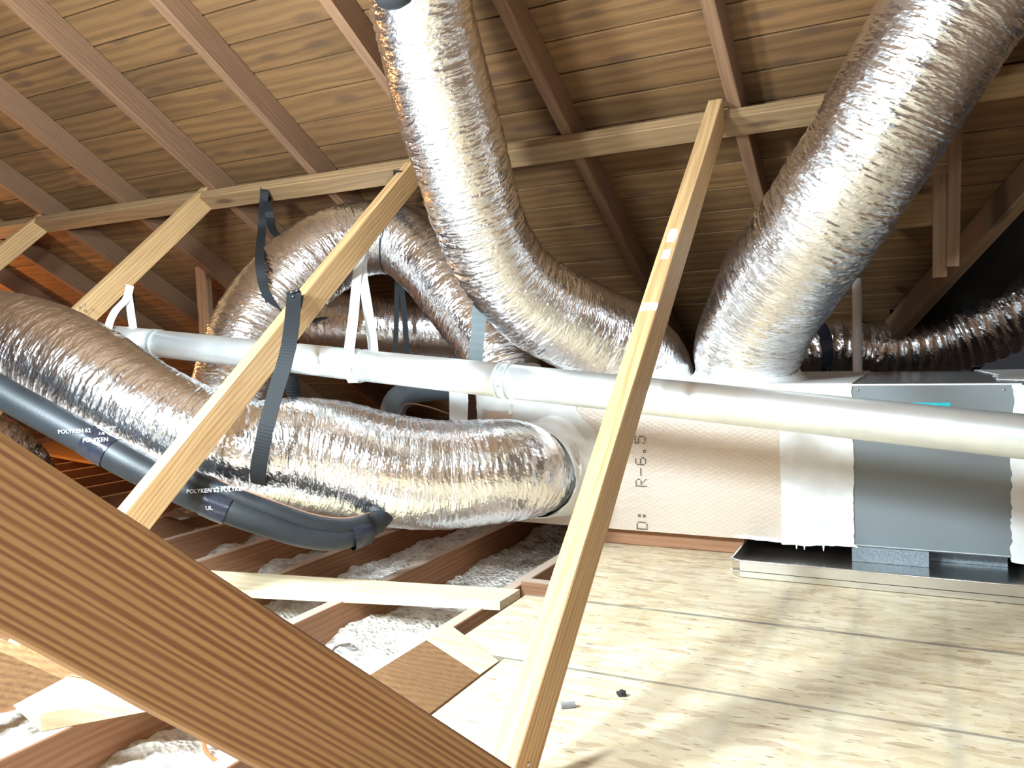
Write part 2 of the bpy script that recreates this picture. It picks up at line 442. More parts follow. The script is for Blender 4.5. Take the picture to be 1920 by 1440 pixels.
def fsk_mat():
    """foil faced duct board with a diamond scrim"""
    m = NB('foil_faced_duct_board'); b = m.b; tc = m.n('ShaderNodeTexCoord'); src = tc.outputs['Object']
    sx = m.n('ShaderNodeSeparateXYZ'); m.l(src, sx.inputs[0])
    k = 62.
    a1 = m.math('ADD', m.math('MULTIPLY', sx.outputs[0], k*.55), m.math('MULTIPLY', sx.outputs[2], k))
    a2 = m.math('SUBTRACT', m.math('MULTIPLY', sx.outputs[0], k*.55), m.math('MULTIPLY', sx.outputs[2], k))
    def line(a):
        fr = m.math('FRACT', a); d = m.math('ABSOLUTE', m.math('SUBTRACT', fr, .5))
        return m.ramp(d, [(.40, (0, 0, 0)), (.48, (1, 1, 1))])
    g = m.math('MAXIMUM', line(a1), line(a2))
    nz = m.n('ShaderNodeTexNoise', Scale=14.0, Detail=4.0); m.l(m.mapping(src, (1, 1, 3)), nz.inputs['Vector'])
    h = m.math('ADD', m.math('MULTIPLY', g, .25), nz.outputs[0])
    m.l(m.bump(h, .30, .0025), b.inputs['Normal'])
    m.l(m.mix(m.math('MULTIPLY', g, .45), (.66, .55, .46), (.50, .40, .31)), b.inputs['Base Color'])
    b.inputs['Metallic'].default_value = .6; b.inputs['Roughness'].default_value = .36
    return m.m
M['fsk'] = fsk_mat()

def ins_mat():
    m = NB('loose_insulation'); b = m.b; tc = m.n('ShaderNodeTexCoord')
    nz = m.n('ShaderNodeTexNoise', Scale=22.0, Detail=8.0, Roughness=.7); m.l(tc.outputs['Object'], nz.inputs['Vector'])
    m.l(m.ramp(nz.outputs[0], [(.35, (.34, .29, .25)), (.52, (.74, .69, .62)), (.7, (.86, .83, .78))]), b.inputs['Base Color'])
    vo = m.n('ShaderNodeTexVoronoi', Scale=75.0); m.l(tc.outputs['Object'], vo.inputs['Vector'])
    b.inputs['Roughness'].default_value = .95
    m.l(m.bump(vo.outputs['Distance'], 1.0, .008), b.inputs['Normal'])
    return m.m
M['ins'] = ins_mat()

# ------------------------------------------------------------------ roof shell
RA = math.radians(29.6); TR = math.tan(RA); CR, SR = math.cos(RA), math.sin(RA)
CT, CB = 2.548, 2.42                      # z = C - TR*y : underside of boards, underside of rafters
RN = Vector((0, SR, CR))                  # roof normal (up)
def rp(x, y, c, off=0.0):                 # point on roof plane
    return Vector((x, y, c-TR*y)) + RN*off
def xmax(y):                              # the decking ends at the valley on the right
    if y > 4.3: return -.12
    return min(-.07+(4.28-y)*.516, 2.2)
RIDGE, EAVE = -0.62, 5.72
rafter_x = [-.568, -1.188, -1.766, -2.400, -3.008, -3.642, -4.26, -4.87, -5.48, -6.09, -6.70]

roofP = [rp(-9, RIDGE, CT, .024), rp(xmax(RIDGE), RIDGE, CT, .024), rp(xmax(2.0), 2.0, CT, .024), rp(xmax(4.3), 4.3, CT, .024), rp(-.12, EAVE+.1, CT, .024), rp(-9, EAVE+.1, CT, .024)]
ceiling = prism('ceiling', roofP, RN*.006, M['under']); tag(ceiling, kind='structure')
bw = .1445; y = RIDGE; k = 0
while y < EAVE:
    dy = bw*CR; yc = y+dy/2; xm = xmax(yc); cuts = [xm-.02]
    joints = random.sample([v for v in rafter_x if v < xm-1.2], 2); joints.sort(reverse=True)
    if abs(joints[0]-joints[1]) < 1: joints = joints[:1]
    cuts += [j+.0 for j in joints] + [-9.0]
    for a, b_ in zip(cuts[:-1], cuts[1:]):
        o = lumber('plank', rp(a-.001, yc, CT, .0095), rp(b_+.001, yc, CT, .0095), bw-random.uniform(.0055, .0095), .018, RN, M['board'], ceiling, bev=.0015)
        o.matrix_parent_inverse = ceiling.matrix_world.inverted() if False else Matrix.Translation(-ceiling.location)
    y += dy; k += 1
# slope behind the photographer, down from the ridge
zr = CT-TR*RIDGE
back = prism('ceiling_back', [(-9, RIDGE, zr), (2.2, RIDGE, zr), (2.2, RIDGE-4.2, zr-TR*4.2), (-9, RIDGE-4.2, zr-TR*4.2)], (0, 0, .03), M['board']); tag(back, kind='structure')
wl = box('wall_left', (-9.05, -4.8, -1.0), (-9.0, 5.8, 3.0), M['rafter']); tag(wl, kind='structure')
we = box('wall_eave', (-9.0, 5.72, -1.0), (2.5, 5.78, -.7), M['joist']); tag(we, kind='structure')

vl = prism('ceiling_right', [rp(-.12, 4.36, CT, .03), rp(.93, 2.3, CT, .03), (3.0, 2.3, 2.9), (3.0, 5.8, 2.6), rp(-.12, 5.72, CT, .03)], (0, 0, .03), M['under']); tag(vl, kind='structure')  # slope beyond the valley, its distant darkness put into the black colour
wr = box('wall_right', (2.5, -4.8, -1.0), (2.55, 5.8, 2.9), M['rafter']); tag(wr, kind='structure')
wb = box('wall_back', (-9.0, -4.85, -1.0), (2.5, -4.8, 1.5), M['rafter']); tag(wb, kind='structure')
ordinal = ['nearest the right duct, cut off behind it', 'between the two big foil ducts', 'hidden behind the top of the middle foil duct', 'second to the left of the middle foil duct',
           'meeting the purlin at a sloping brace, left of centre', 'alongside the orange lit strip, upper left', 'at the left edge, above the leftmost brace', 'low at the left, beyond the leftmost brace', 'far left, just below the purlin end', 'far left in red light', 'farthest left, near the duct top']
for i, x in enumerate(rafter_x):
    r = lumber('rafter', rp(x, RIDGE+.02, CB, (CT-CB)*CR/2), rp(x, EAVE-.05 if x > -6.9 else EAVE-.05, CB, (CT-CB)*CR/2), .044, (CT-CB)*CR-.001, RN, M['rafter'], seg=10, jit=.0015)
    tag(r, 'brown roof rafter '+ordinal[i], 'rafter', 'roof rafters under the plank decking')

# purlin (flat against the rafters)
def purlin(x0, x1, label):
    y0 = 2.875; c = rp(0, y0, CB); cc = c + Vector((0, CR, -SR))*.047 - RN*.0215
    o = lumber('purlin', (x0, cc.y, cc.z), (x1, cc.y, cc.z), .094, .041, RN, M['purlin'], seg=12, jit=.0015)
    tag(o, label, 'purlin'); return o
purlin(-4.33, .55, 'long purlin nailed flat under the rafters, crossing the whole picture')
purlin(-8.5, -4.335, 'short visible purlin end at the left edge, beyond the leftmost brace')

# braces : thin edge up
def brace(xl, ytop, ztop, ang, length, w, h, label, nails=()):
    a = math.radians(ang); d = Vector((0, -math.cos(a), -math.sin(a))); n = Vector((0, math.sin(a), -math.cos(a)))
    p1 = Vector((xl+w/2, ytop, ztop))+n*h/2; p0 = p1+d*((p1.z-length)/math.sin(a))
    o = lumber('brace', p0, p1, w, h, -n, M['brace'], seg=8, jit=.0012, cut0=-1/math.tan(a), cut1=.45)
    tag(o, label, 'brace', 'sloping braces between purlin and floor'); return o
b3 = brace(-.648, 2.820, .80, 41.9, -.7595, .048, .092, 'tall pine brace in the centre, rising from the board deck to the purlin')
for (px_, py_, hl) in ((1218, 580, .016), (1262, 452, .030), (1252, 490, .02)):
    a_ = math.radians(41.9); d_ = Vector((0, math.cos(a_), math.sin(a_))); n_ = Vector((0, -math.sin(a_), math.cos(a_)))
    c_ = onx(px_, py_, -.624); t_ = (c_-Vector((-.624, 2.82, .80))).dot(d_); c_ = Vector((-.624, 2.82, .80))+d_*t_+n_*.0004; wx = .022 if hl < .018 else .012
    pm = patch('paint_smear', [c_-d_*hl+Vector((-wx, 0, 0)), c_-d_*hl+Vector((wx, 0, 0)), c_+d_*hl+Vector((wx, 0, 0)), c_+d_*hl+Vector((-wx, 0, 0))], n_, simple('dried_paint', (.85, .82, .74), .7, noise=.1, nscale=60), jit=.004, thick=.0008)
    pm.parent = b3; pm.matrix_parent_inverse = b3.matrix_world.inverted()
b2 = brace(-1.905, 2.880, .783, 39.4, -.774, .043, .094, 'pine brace with black strap nailed on, passing in front of the curved duct')
b1 = brace(-3.115, 2.890, .795, 40.2, -.774, .043, .094, 'shorter looking pine brace at left, ending behind the left foil duct')
b0 = brace(-4.36, 2.885, .79, 40.2, -.774, .043, .094, 'dark brace at the left edge, under the purlin joint')

# ------------------------------------------------------------------ floor
floor = box('floor', (-9.0, -4.8, -1.04), (2.5, 5.75, -1.0), simple('plasterboard_below', (.5, .48, .45), .9)); tag(floor, kind='structure')
DK = -.76
def deck(x0, x1, y0, y1):
    o = box('deck_panel', (x0, y0, DK-.012), (x1, y1, DK), M['osb'], floor, bev=.0012); return o
def deck_poly(pts):
    o = prism('deck_panel', [(x, y, DK) for x, y in pts], (0, 0, -.012), M['osb'], floor)
    # keep object origin at world origin for texture
    for v in o.data.vertices: v.co += o.location
    o.location = (0, 0, 0); o.matrix_parent_inverse = Matrix.Translation(-floor.location); return o
deck_poly([(-.917, -1.2), (.3, -1.2), (.3, 1.738), (-.917, 1.738)])
deck_poly([(.303, -1.2), (1.6, -1.2), (1.6, 1.738), (.303, 1.738)])
deck_poly([(-1.09, 1.742), (-.2, 1.742), (1.6, 1.742), (1.6, 2.214), (-.2, 2.214), (-1.09, 2.222)])
deck_poly([(-1.005, 2.227), (-.2, 2.219), (1.6, 2.219), (1.6, 3.1), (-1.13, 3.1), (-1.13, 2.52), (-1.005, 2.50)])

jx = [-.80, -1.193, -1.633, -2.040, -2.46, -2.88, -3.29, -3.70, -4.11, -4.52, -4.93, -5.34, -5.75, -6.16, -6.57, -6.98, -7.4, -7.8]
jl = ['mostly hidden below the left edge of the board deck', 'nearest the board deck, running under the pale loose board', 'second from the board deck, under the pale loose board',
      'third from the board deck, starting behind the big near beam', 'fourth from the board deck, below the black insulated pipe', 'fifth from the board deck, by the foot of the strapped brace',
      'sixth, seen in the gap under the black pipe', 'seventh, seen in the gap under the black pipe', 'eighth, seen in the dim gap beyond the near beam', 'ninth, in the dim gap beyond the near beam',
      'tenth, far back under the left duct', 'eleventh, far back under the left duct', 'twelfth, far back in warm light', 'thirteenth, far back in warm light', 'fourteenth, far back by the yellow board', 'fifteenth, far back in the left corner', 'sixteenth, in the farthest left corner', 'last before the left wall']
for x, l in zip(jx, jl):
    o = lumber('floor_joist', (x, -.6 if x > -3 else .9, -.887), (x, 5.6, -.887), .043, .226, (0, 0, 1), M['joist'], seg=10, jit=.0015)
    tag(o, 'dark brown floor joist, '+l, 'joist', 'open floor joists')
for p_, par in ((at(150, 577, 3.28), b1), (at(158, 572, 3.27), b1), (onx(1043/3*1+640, 1432, -.603), b3)):
    nl = ball('nail', p_, .006, M['nail']); nl.parent = par; nl.matrix_parent_inverse = par.matrix_world.inverted()
# loose insulation between the joists
def insulation():
    rng = np.random.default_rng(3)
    xs = np.arange(-8.9, -.2, .022); ys = np.arange(.3, 5.68, .022)
    X, Y = np.meshgrid(xs, ys); u = (X-xs[0])/(xs[-1]-xs[0])*.999; v = (Y-ys[0])/(ys[-1]-ys[0])*.999
    Z = -.872+.055*(vnoise(u, v, 26, 12, rng)-.5)+.045*(vnoise(u, v, 70, 45, rng)-.5)+.02*(vnoise(u, v, 260, 160, rng)-.5)
    Z += .012*(rng.random(X.shape)-.5)
    m, n = X.shape; idx = np.arange(m*n).reshape(m, n)
    F = np.stack([idx[:-1, :-1], idx[:-1, 1:], idx[1:, 1:], idx[1:, :-1]], -1).reshape(-1, 4)
    me = bpy.data.meshes.new('loose_insulation'); V = np.stack([X, Y, Z], -1).reshape(-1, 3)
    me.vertices.add(len(V)); me.vertices.foreach_set('co', V.ravel())
    me.loops.add(F.size); me.loops.foreach_set('vertex_index', F.ravel().astype(np.int32))
    me.polygons.add(len(F)); me.polygons.foreach_set('loop_start', (np.arange(len(F))*4).astype(np.int32)); me.polygons.foreach_set('loop_total', np.full(len(F), 4, np.int32))
    me.polygons.foreach_set('use_smooth', np.ones(len(F), bool)); me.update(calc_edges=True)
    o = link('loose_insulation', me, M['ins']); tag(o, 'pale loose fill insulation lying between the floor joists', 'insulation', kind='stuff')
insulation()

# ------------------------------------------------------------------ plenum, air handler, drain pan
YF, YB = 2.86, 3.86
ZT, ZB = -.157, -.686
pl = box('duct_board_plenum', (-1.60, YF, ZB-.004), (-.215, YB, ZT), M['fsk'])
# text coordinates: origin at world origin already
tag(pl, 'long foil-faced duct board box with white sealed joints, left of the grey cabinet', 'plenum')
FR = Vector((0, -1, 0))
def pf(x, z): return Vector((x, YF-.0005, z))
patch('mastic_band', [pf(-.432, ZT+.001), pf(-.206, ZT+.001), pf(-.206, ZB+.006), pf(-.190, ZB-.002), pf(-.432, ZB-.012)], FR, M['mastic'], pl, jit=.003, thick=.004)
patch('mastic_strip', [pf(-.60, ZB-.002), pf(-.43, ZB-.006), pf(-.43, ZB+.006), pf(-.58, ZB+.008)], FR, M['mastic'], pl, jit=.003)
for x in (-.385, -.36, -.30):
    prism('mastic_drip', [(x-.004, YF, ZB-.002), (x+.004, YF, ZB-.002), (x+.001, YF, ZB-.024), (x-.001, YF, ZB-.024)], FR*.004, M['mastic'], pl)
patch('mastic_band', [Vector((-.75, YF-.003, ZT+.0005)), Vector((-.206, YF-.003, ZT+.0005)), Vector((-.206, YB, ZT+.0005)), Vector((-.75, YB, ZT+.0005))], (0, 0, 1), M['mastic'], pl, jit=.004, thick=.004)
patch('mastic_band', [Vector((-1.35, YF+.1, ZT+.0005)), Vector((-.78, YF+.1, ZT+.0005)), Vector((-.78, YB-.2, ZT+.0005)), Vector((-1.35, YB-.2, ZT+.0005))], (0, 0, 1), M['smear'], pl, jit=.02, thick=.003)
# grey smear and torn white strips round the duct collar
cxp, czp = -1.278, -.467
def ringpoly(cx, cz, r, n=26, a0=0, a1=2*math.pi, j=.02, sx=1):
    return [pf(cx+sx*(r+random.uniform(-j, j))*math.cos(a0+(a1-a0)*i/n), cz+(r+random.uniform(-j, j))*math.sin(a0+(a1-a0)*i/n)) for i in range(n)]
patch('mastic_smear', ringpoly(cxp-.02, czp+.03, .225, j=.015), FR, M['smear'], pl, jit=.004, thick=.002)
patch('mastic_smear', [pf(-1.598, ZT), pf(-1.18, ZT-.002), pf(-1.16, -.30), pf(-1.40, -.26), pf(-1.598, -.25)], FR, M['smear'], pl, jit=.004, thick=.0025)
patch('mastic_tab', [pf(-1.10, -.42), pf(-1.055, -.42), pf(-1.06, -.47), pf(-1.075, -.56), pf(-1.06, -.61), pf(-1.12, -.62), pf(-1.14, -.50)], FR, M['mastic'], pl, jit=.006, thick=.004)
patch('edge_tape', [pf(-1.60, ZT), pf(-1.575, ZT), pf(-1.575, ZB), pf(-1.60, ZB)], FR, M['smear'], pl, jit=.003, thick=.003)

# dot-matrix print R-6.5 reading upward
GL = {'R': ["11110", "10001", "10001", "11110", "10100", "10010", "10001"], '-': ["00000", "00000", "00000", "11111", "00000", "00000", "00000"],
      '6': ["01110", "10000", "10000", "11110", "10001", "10001", "01110"], '.': ["00000", "00000", "00000", "00000", "00000", "01100", "01100"],
      '5': ["11111", "10000", "11110", "00001", "00001", "10001", "01110"], ':': ["00000", "01100", "01100", "00000", "01100", "01100", "00000"], 'D': ["11110", "10001", "10001", "10001", "10001", "10001", "11110"]}
def dotprint(name, text, x_right, z0, pitch, parent, adv):
    V = []; Fc = []
    for ci, ch in enumerate(text):
        if ch == ' ': continue
        for r in range(7):
            for c in range(5):
                if GL[ch][r][c] == '1':
                    zz = z0+ci*adv+c*pitch; xx = x_right-(6-r)*pitch*1.0
                    s = pitch*.33; n = len(V)
                    V += [(xx-s, YF-.0042, zz-s), (xx+s, YF-.0042, zz-s), (xx+s, YF-.0042, zz+s), (xx-s, YF-.0042, zz+s)]
                    Fc.append((n, n+1, n+2, n+3))
    o = link(name, mesh(name, V, Fc), M['ink']); reparent(o, parent); o['kind'] = 'stuff'
dotprint('printed_text', 'D:  R-6.5', -.905, -.682, .0062, pl, .0395)

# air handler
ah = empty('air_handler', (.02, 3.36, -.42)); tag(ah, 'grey painted steel air handler cabinet standing in the metal drain pan', 'air handler')
box('cabinet', (-.2145, YF, ZB), (.265, YB, ZT), M['cabinet'], ah, bev=.003)
box('cabinet_edge', (-.2145, YF-.003, ZT-.004), (.262, YF+.006, ZT+.002), M['galv'], ah, bev=.0006)
for x, z in ((.215, -.175), (-.19, -.175), (.20, -.30)): ball('screw', (x, YF-.001, z), .004, M['nail'], ah)
st = prism('label_sticker', [pf(-.038, -.215), pf(.074, -.214), pf(.074, -.247), pf(-.038, -.246)], FR*.001, M['tape'], ah)
sp = box('front_seam', (-.2145, YF-.0012, ZB+.004), (.262, YF-.0002, ZB+.006), M['smear'], ah)
fb = box('foam_block', (-.213, YF+.002, -.737), (.012, YF+.16, ZB-.001), M['block'], ah, bev=.001)
box('foam_block', (.014, YF+.09, -.737), (.232, YF+.25, ZB-.001), M['block'], ah, bev=.001)
# return plenum on the right
rpn = box('return_plenum', (.268, YF-.004, ZB-.02), (1.35, YB, ZT-.002), M['fsk']); tag(rpn, 'foil duct board box brushed white, joined to the right side of the grey cabinet', 'plenum')
patch('mastic_band', [Vector((.236, YF-.0045, ZT-.001)), Vector((.50, YF-.0045, ZT-.001)), Vector((.50, YF-.0045, ZB-.022)), Vector((.236, YF-.0045, ZB-.010))], FR, M['mastic'], rpn, jit=.006, thick=.003)
patch('mastic_band', [Vector((.21, YF+.2, ZT+.001)), Vector((.50, YF-.003, ZT+.001)), Vector((.50, YB, ZT+.001)), Vector((.19, YB, ZT+.001)), Vector((.235, YF+.5, ZT+.001))], (0, 0, 1), M['mastic'], rpn, jit=.01, thick=.003)

# drain pan : thin walls, rolled rim
pan = empty('drain_pan', (.3, 3.3, -.755)); tag(pan, 'shallow galvanised metal drain pan on the board deck under the cabinet', 'drain pan')
px0, px1, py0, py1 = -.558, 1.4, 2.628, 3.02
zt_, zb_ = -.706, -.7575
box('pan_floor', (px0, py0, -.7395), (px1, py1+.9, -.7375), M['pan'], pan)
prism('pan_side', [(px0+.03, py0, zb_), (px1, py0, zb_), (px1, py0, zt_), (px0+.03, py0, zt_)], (0, .0015, 0), M['pan'], pan)
prism('pan_side', [(px0, py0+.03, zb_), (px0, py1+.9, zb_), (px0, py1+.9, zt_), (px0, py0+.03, zt_)], (.0015, 0, 0), M['pan'], pan)
prism('pan_side', [(px0, py0+.03, zb_), (px0+.03, py0, zb_), (px0+.03, py0, zt_), (px0, py0+.03, zt_)], (.001, .001, 0), M['pan'], pan)
def rod(name, pts, r, mat, parent=None, nu=8, step=.01):
    return tube(name, [tuple(p)+(r,) for p in pts], mat, parent, nu=nu, step=step)
rod('pan_rim', [(px0, py0+.9-k*.05, zt_) for k in range(17)]+[(px0, py0+.06, zt_), (px0, py0+.035, zt_), (px0+.006, py0+.014, zt_), (px0+.035, py0, zt_)]+[(px0+.06+k*.05, py0, zt_) for k in range(38)], .0032, M['pan'], pan)
# sleeper under the plenum
o = lumber('sleeper', (-1.12, YF+.10, -.7245), (-.57, YF+.10, -.7245), .09, .067, (0, 0, 1), M['joist']); tag(o, 'dark wood sleeper under the foil-faced duct board box', 'lumber')
# white PVC stub
pv = tube('pvc_pipe', [tuple(onp(1607, 522, (0, 1, 0), 3.78))+(.0195,), tuple(onp(1607, 600, (0, 1, 0), 3.78))+(.0195,), (onp(1607, 600, (0, 1, 0), 3.78).x, 3.78, ZT-.02, .0195)], M['pvc'], nu=20, step=.05)
tag(pv, 'upright off-white plastic pipe stub behind the grey cabinet', 'pipe')

# ------------------------------------------------------------------ metal vent pipe
def fl(t):    # along the pipe by world x
    return Vector((t, 2.13, -.232-.104*(t-.17)))
vent = empty('vent_pipe', fl(-1.2)); tag(vent, 'long galvanised vent pipe crossing in front of the cabinet and behind the braces', 'pipe')
seams = [1.0, -1.11, -1.63, -2.56, -2.98]
for a, b_ in zip(seams[:-1], seams[1:]):
    tube('pipe_section', [tuple(fl(a))+(.0508,), tuple(fl((a+b_)/2))+(.0506,), tuple(fl(b_))+(.0500,)], M['galv'], vent, nu=48, step=.2)
for s in seams[1:-1]:
    for d in (0, .03):
        tube('seam_bead', [tuple(fl(s+d+.003))+(.0525,), tuple(fl(s+d))+(.0528,), tuple(fl(s+d-.003))+(.0525,)], M['galv'], vent, nu=48, step=.002)
    a = fl(s+.015); ball('screw', a+Vector((0, -.0515, -.012)), .0035, M['nail'], vent)

# ------------------------------------------------------------------ foil ducts
def duct(name, ctrl, label, seed, rough=.0040, jag=.0010, skew=.25, mat='foil', ribs=.0008, lump=.007, nu=168, step=.0042):
    rows = [tuple(at(x, y, d))+(r,) if abs(x)+abs(y) > 20 else (x, y, d, r) for x, y, d, r in ctrl]
    m = len(rows)//2; root = empty(name, Vector(rows[m][:3])); tag(root, label, 'duct', 'foil flexible ducts')
    tube('foil_jacket', rows, M[mat], root, nu=nu, step=step, rough=rough, jag=jag, seed=seed, ribs=ribs, skew=skew, lump=lump)
    return root, rows
D1, D1r = duct('flexible_duct', [(-190, 640, 3.05, .18), (-90, 636, 2.95, .185), (0, 648, 2.85, .185), (80, 670, 2.78, .185), (160, 706, 2.72, .178), (250, 762, 2.68, .172), (350, 812, 2.66, .168), (430, 838, 2.66, .165),
    (490, 846, 2.68, .166), (560, 848, 2.72, .178), (640, 862, 2.76, .192), (740, 884, 2.80, .192), (830, 892, 2.84, .185), (905, 886, 2.87, .184), (958, 880, 2.92, .180), (-1.31, 2.66, -.455, .172), (-1.285, 2.78, -.463, .160), (-1.28, 2.87, -.467, .158)],
    'fat foil flexible duct sagging from the left edge into the front of the box', 11, rough=.0036, lump=.008, skew=.1)
D2, D2r = duct('flexible_duct', [(700, -640, 1.98, .150), (736, -360, 2.08, .150), (760, -150, 2.20, .150), (778, -60, 2.28, .148), (793, 20, 2.35, .147), (822, 150, 2.48, .150), (862, 295, 2.62, .155), (905, 430, 2.78, .156), (950, 515, 2.90, .160), (1015, 575, 3.0, .168), (1090, 615, 3.08, .175), (1160, 645, 3.16, .175), (1205, 680, 3.22, .17), (1225, 720, 3.26, .165)],
    'foil flexible duct dropping from the top centre and bending right onto the box', 22, skew=-.5)
D3, D3r = duct('flexible_duct', [(2120, -620, 2.02, .19), (2010, -370, 2.08, .19), (1910, -170, 2.13, .19), (1842, -60, 2.18, .19), (1775, 40, 2.24, .192), (1692, 175, 2.32, .188), (1622, 290, 2.41, .185), (1545, 405, 2.55, .191), (1475, 505, 2.74, .196), (1425, 590, 2.92, .195), (1402, 650, 3.0, .195), (1400, 690, 3.05, .185), (1402, 730, 3.08, .175)],
    'largest foil flexible duct slanting from the upper right corner down to the box', 33, skew=-.35)
D4, D4r = duct('flexible_duct', [(430, 760, 3.45, .17), (450, 690, 3.48, .175), (478, 615, 3.52, .18), (525, 545, 3.58, .18), (590, 490, 3.64, .178), (665, 452, 3.7, .172), (745, 448, 3.7, .165), (805, 490, 3.62, .158), (850, 545, 3.52, .152), (893, 605, 3.42, .150), (930, 665, 3.34, .15), (950, 715, 3.3, .15)],
    'arched foil flexible duct behind the strapped brace, hung on a black strap', 44, skew=.3)
D5, D5r = duct('flexible_duct', [(480, 560, 4.5, .16), (560, 592, 4.4, .155), (650, 606, 4.3, .15), (740, 612, 4.25, .15), (830, 620, 4.2, .15), (920, 630, 4.2, .15), (1010, 650, 4.2, .15)],
    'dim foil flexible duct low at the back, behind the white straps', 55, nu=80, step=.009, mat='foil_soft')
D6, D6r = duct('flexible_duct', [(1470, 672, 3.95, .12), (1520, 655, 3.95, .125), (1575, 652, 3.95, .13), (1640, 660, 3.95, .13), (1700, 655, 3.95, .15), (1760, 640, 3.95, .17), (1830, 612, 3.9, .185), (1905, 575, 3.85, .19), (1990, 530, 3.8, .19), (2080, 480, 3.8, .19)],
    'dark foil flexible duct behind the plastic pipe stub, rising to the right edge', 66, nu=96, step=.007, rough=.007, ribs=.004)
D7, D7r = duct('flexible_duct', [(-180, 780, 3.5, .15), (-100, 800, 3.5, .15), (-40, 826, 3.5, .14), (20, 862, 3.55, .13), (60, 905, 3.6, .12)],
    'bit of foil duct low at the left edge, under the black pipe', 77, nu=72, step=.009, mat='foil_soft')
# collars and tape
def band(rows, s0, s1, mat, parent, grow, name='tape_band', nu=64, rough=.001):
    return tube(name, rows, mat, parent, nu=nu, step=.006, rough=rough, seed=5, s0=s0, s1=s1, grow=grow, caps=False)
tube('torn_collar', [(-1.29, 2.70, -.460, .163), (-1.287, 2.735, -.462, .170), (-1.283, 2.78, -.465, .172), (-1.28, 2.82, -.467, .180), (-1.28, 2.857, -.467, .200)], M['mastic'], D1, nu=70, step=.006, rough=.016, seed=9, skew=2.0, lump=.016, caps=False)
tube('mastic_collar', [(D2r[-2][0], D2r[-2][1], -.085, .178), (D2r[-2][0], D2r[-2][1], -.12, .183), (D2r[-2][0], D2r[-2][1], -.152, .215)], M['mastic'], D2, nu=60, step=.008, rough=.006, caps=False)
tube('mastic_collar', [(D3r[-2][0], D3r[-2][1], -.085, .187), (D3r[-2][0], D3r[-2][1], -.12, .190), (D3r[-2][0], D3r[-2][1], -.152, .225)], M['mastic'], D3, nu=60, step=.008, rough=.006, caps=False)
band(D4r, .545, .552, M['taping'], D4, .004)
band(D6r, .09, .125, M['taping'], D6, .006)

# ------------------------------------------------------------------ black insulated pipe
bpr = [tuple(at(x, y, d))+(r,) for x, y, d, r in [(-120, 660, 2.42, .046), (0, 733, 2.42, .046), (80, 778, 2.42, .046), (160, 822, 2.42, .046), (230, 862, 2.42, .047), (300, 898, 2.43, .046), (370, 930, 2.44, .046),
       (430, 955, 2.45, .045), (500, 980, 2.48, .043), (570, 1002, 2.52, .041), (630, 1008, 2.56, .040), (675, 996, 2.60, .038), (712, 972, 2.66, .036), (735, 940, 2.74, .035)]]
bp = empty('insulated_pipe', Vector(bpr[5][:3])); tag(bp, 'black foam insulated pipe sagging below the left foil duct', 'pipe')
tube('foam_sleeve', bpr, M['black'], bp, nu=36, step=.02, lump=.0015)
def off_row(row, du, dv): return tuple(Vector(row[:3])+Vector(RT)*du-Vector(DN)*dv)
rod('split_seam', [off_row(r, .012, .044) for r in bpr[1:12]], .0022, M['taping'], bp, nu=6, step=.02)
tube('foam_sleeve', [(x, y, z, .026) for x, y, z in [off_row(r, .03, .034) for r in [bpr[5], bpr[6], bpr[7], bpr[8], bpr[9], bpr[10], bpr[11]]]], M['black'], bp, nu=20, step=.02)
rod('copper_line', [off_row(r, .035, .060) for r in bpr[6:12]], .0028, M['copper'], bp, nu=6, step=.02)
tw1 = tube('tape_wrap', bpr, M['taping'], bp, nu=40, step=.006, s0=.33, s1=.385, grow=.0025, rough=.0015, caps=False)
tw2 = tube('tape_wrap', bpr, M['taping'], bp, nu=40, step=.006, s0=.575, s1=.625, grow=.0035, rough=.0015, caps=False)
tw3 = tube('tape_wrap', bpr, M['taping'], bp, nu=40, step=.006, s0=.86, s1=.90, grow=.012, rough=.002, caps=False)
def text_on(name, txt, origin, xdir, ydir, size, nrm, mat, parent, curve_r=None):
    cu = bpy.data.curves.new(name, 'FONT'); cu.body = txt; cu.size = size; cu.resolution_u = 2
    tmp = bpy.data.objects.new('tmp', cu); COL.objects.link(tmp)
    dg = bpy.context.evaluated_depsgraph_get(); me0 = bpy.data.meshes.new_from_object(tmp.evaluated_get(dg))
    V = [v.co.copy() for v in me0.vertices]; F = [tuple(p.vertices) for p in me0.polygons]
    bpy.data.objects.remove(tmp); bpy.data.curves.remove(cu)
    xd = Vector(xdir).normalized(); nr = Vector(nrm).normalized(); yd = Vector(ydir); yd = (yd-xd*yd.dot(xd)).normalized()
    P = []
    for v in V:
        if curve_r:
            th = v.y/curve_r; P.append(Vector(origin)+xd*v.x+yd*(curve_r*math.sin(th))+nr*(curve_r*math.cos(th)-curve_r))
        else: P.append(Vector(origin)+xd*v.x+yd*v.y)
    o = link(name, mesh(name, P, F), mat); reparent(o, parent); o['kind'] = 'stuff'; return o
def pipe_text(sfrac, lines, size, grow):
    S, L = spline(bpr, 200); i = int(sfrac*200); c = Vector(S[i, :3]); t = Vector(S[min(i+3, 199), :3]-S[i-3, :3]).normalized(); r = S[i, 3]+grow
    n = (-c).normalized(); n = (n-t*n.dot(t)).normalized(); up = n.cross(t); 
    if up.dot(Vector(DN)) > 0: up = -up
    for txt, dx, ang in lines:
        nn = n*math.cos(ang)+up*math.sin(ang); uu = up*math.cos(ang)-n*math.sin(ang)
        text_on('printed_text', txt, c+nn*(r+.0015)+t*dx, Vector(RT)*.97-Vector(DN)*.05, uu, size, nn, M['white_ink'], bp, curve_r=r)
pipe_text(.335, [('POLYKEN 62', -.075, -.55), ('POLYKEN', .0, -.45+.18), ('UL', .02, .55), ('181B-FX', .0, .85)], .017, .003)
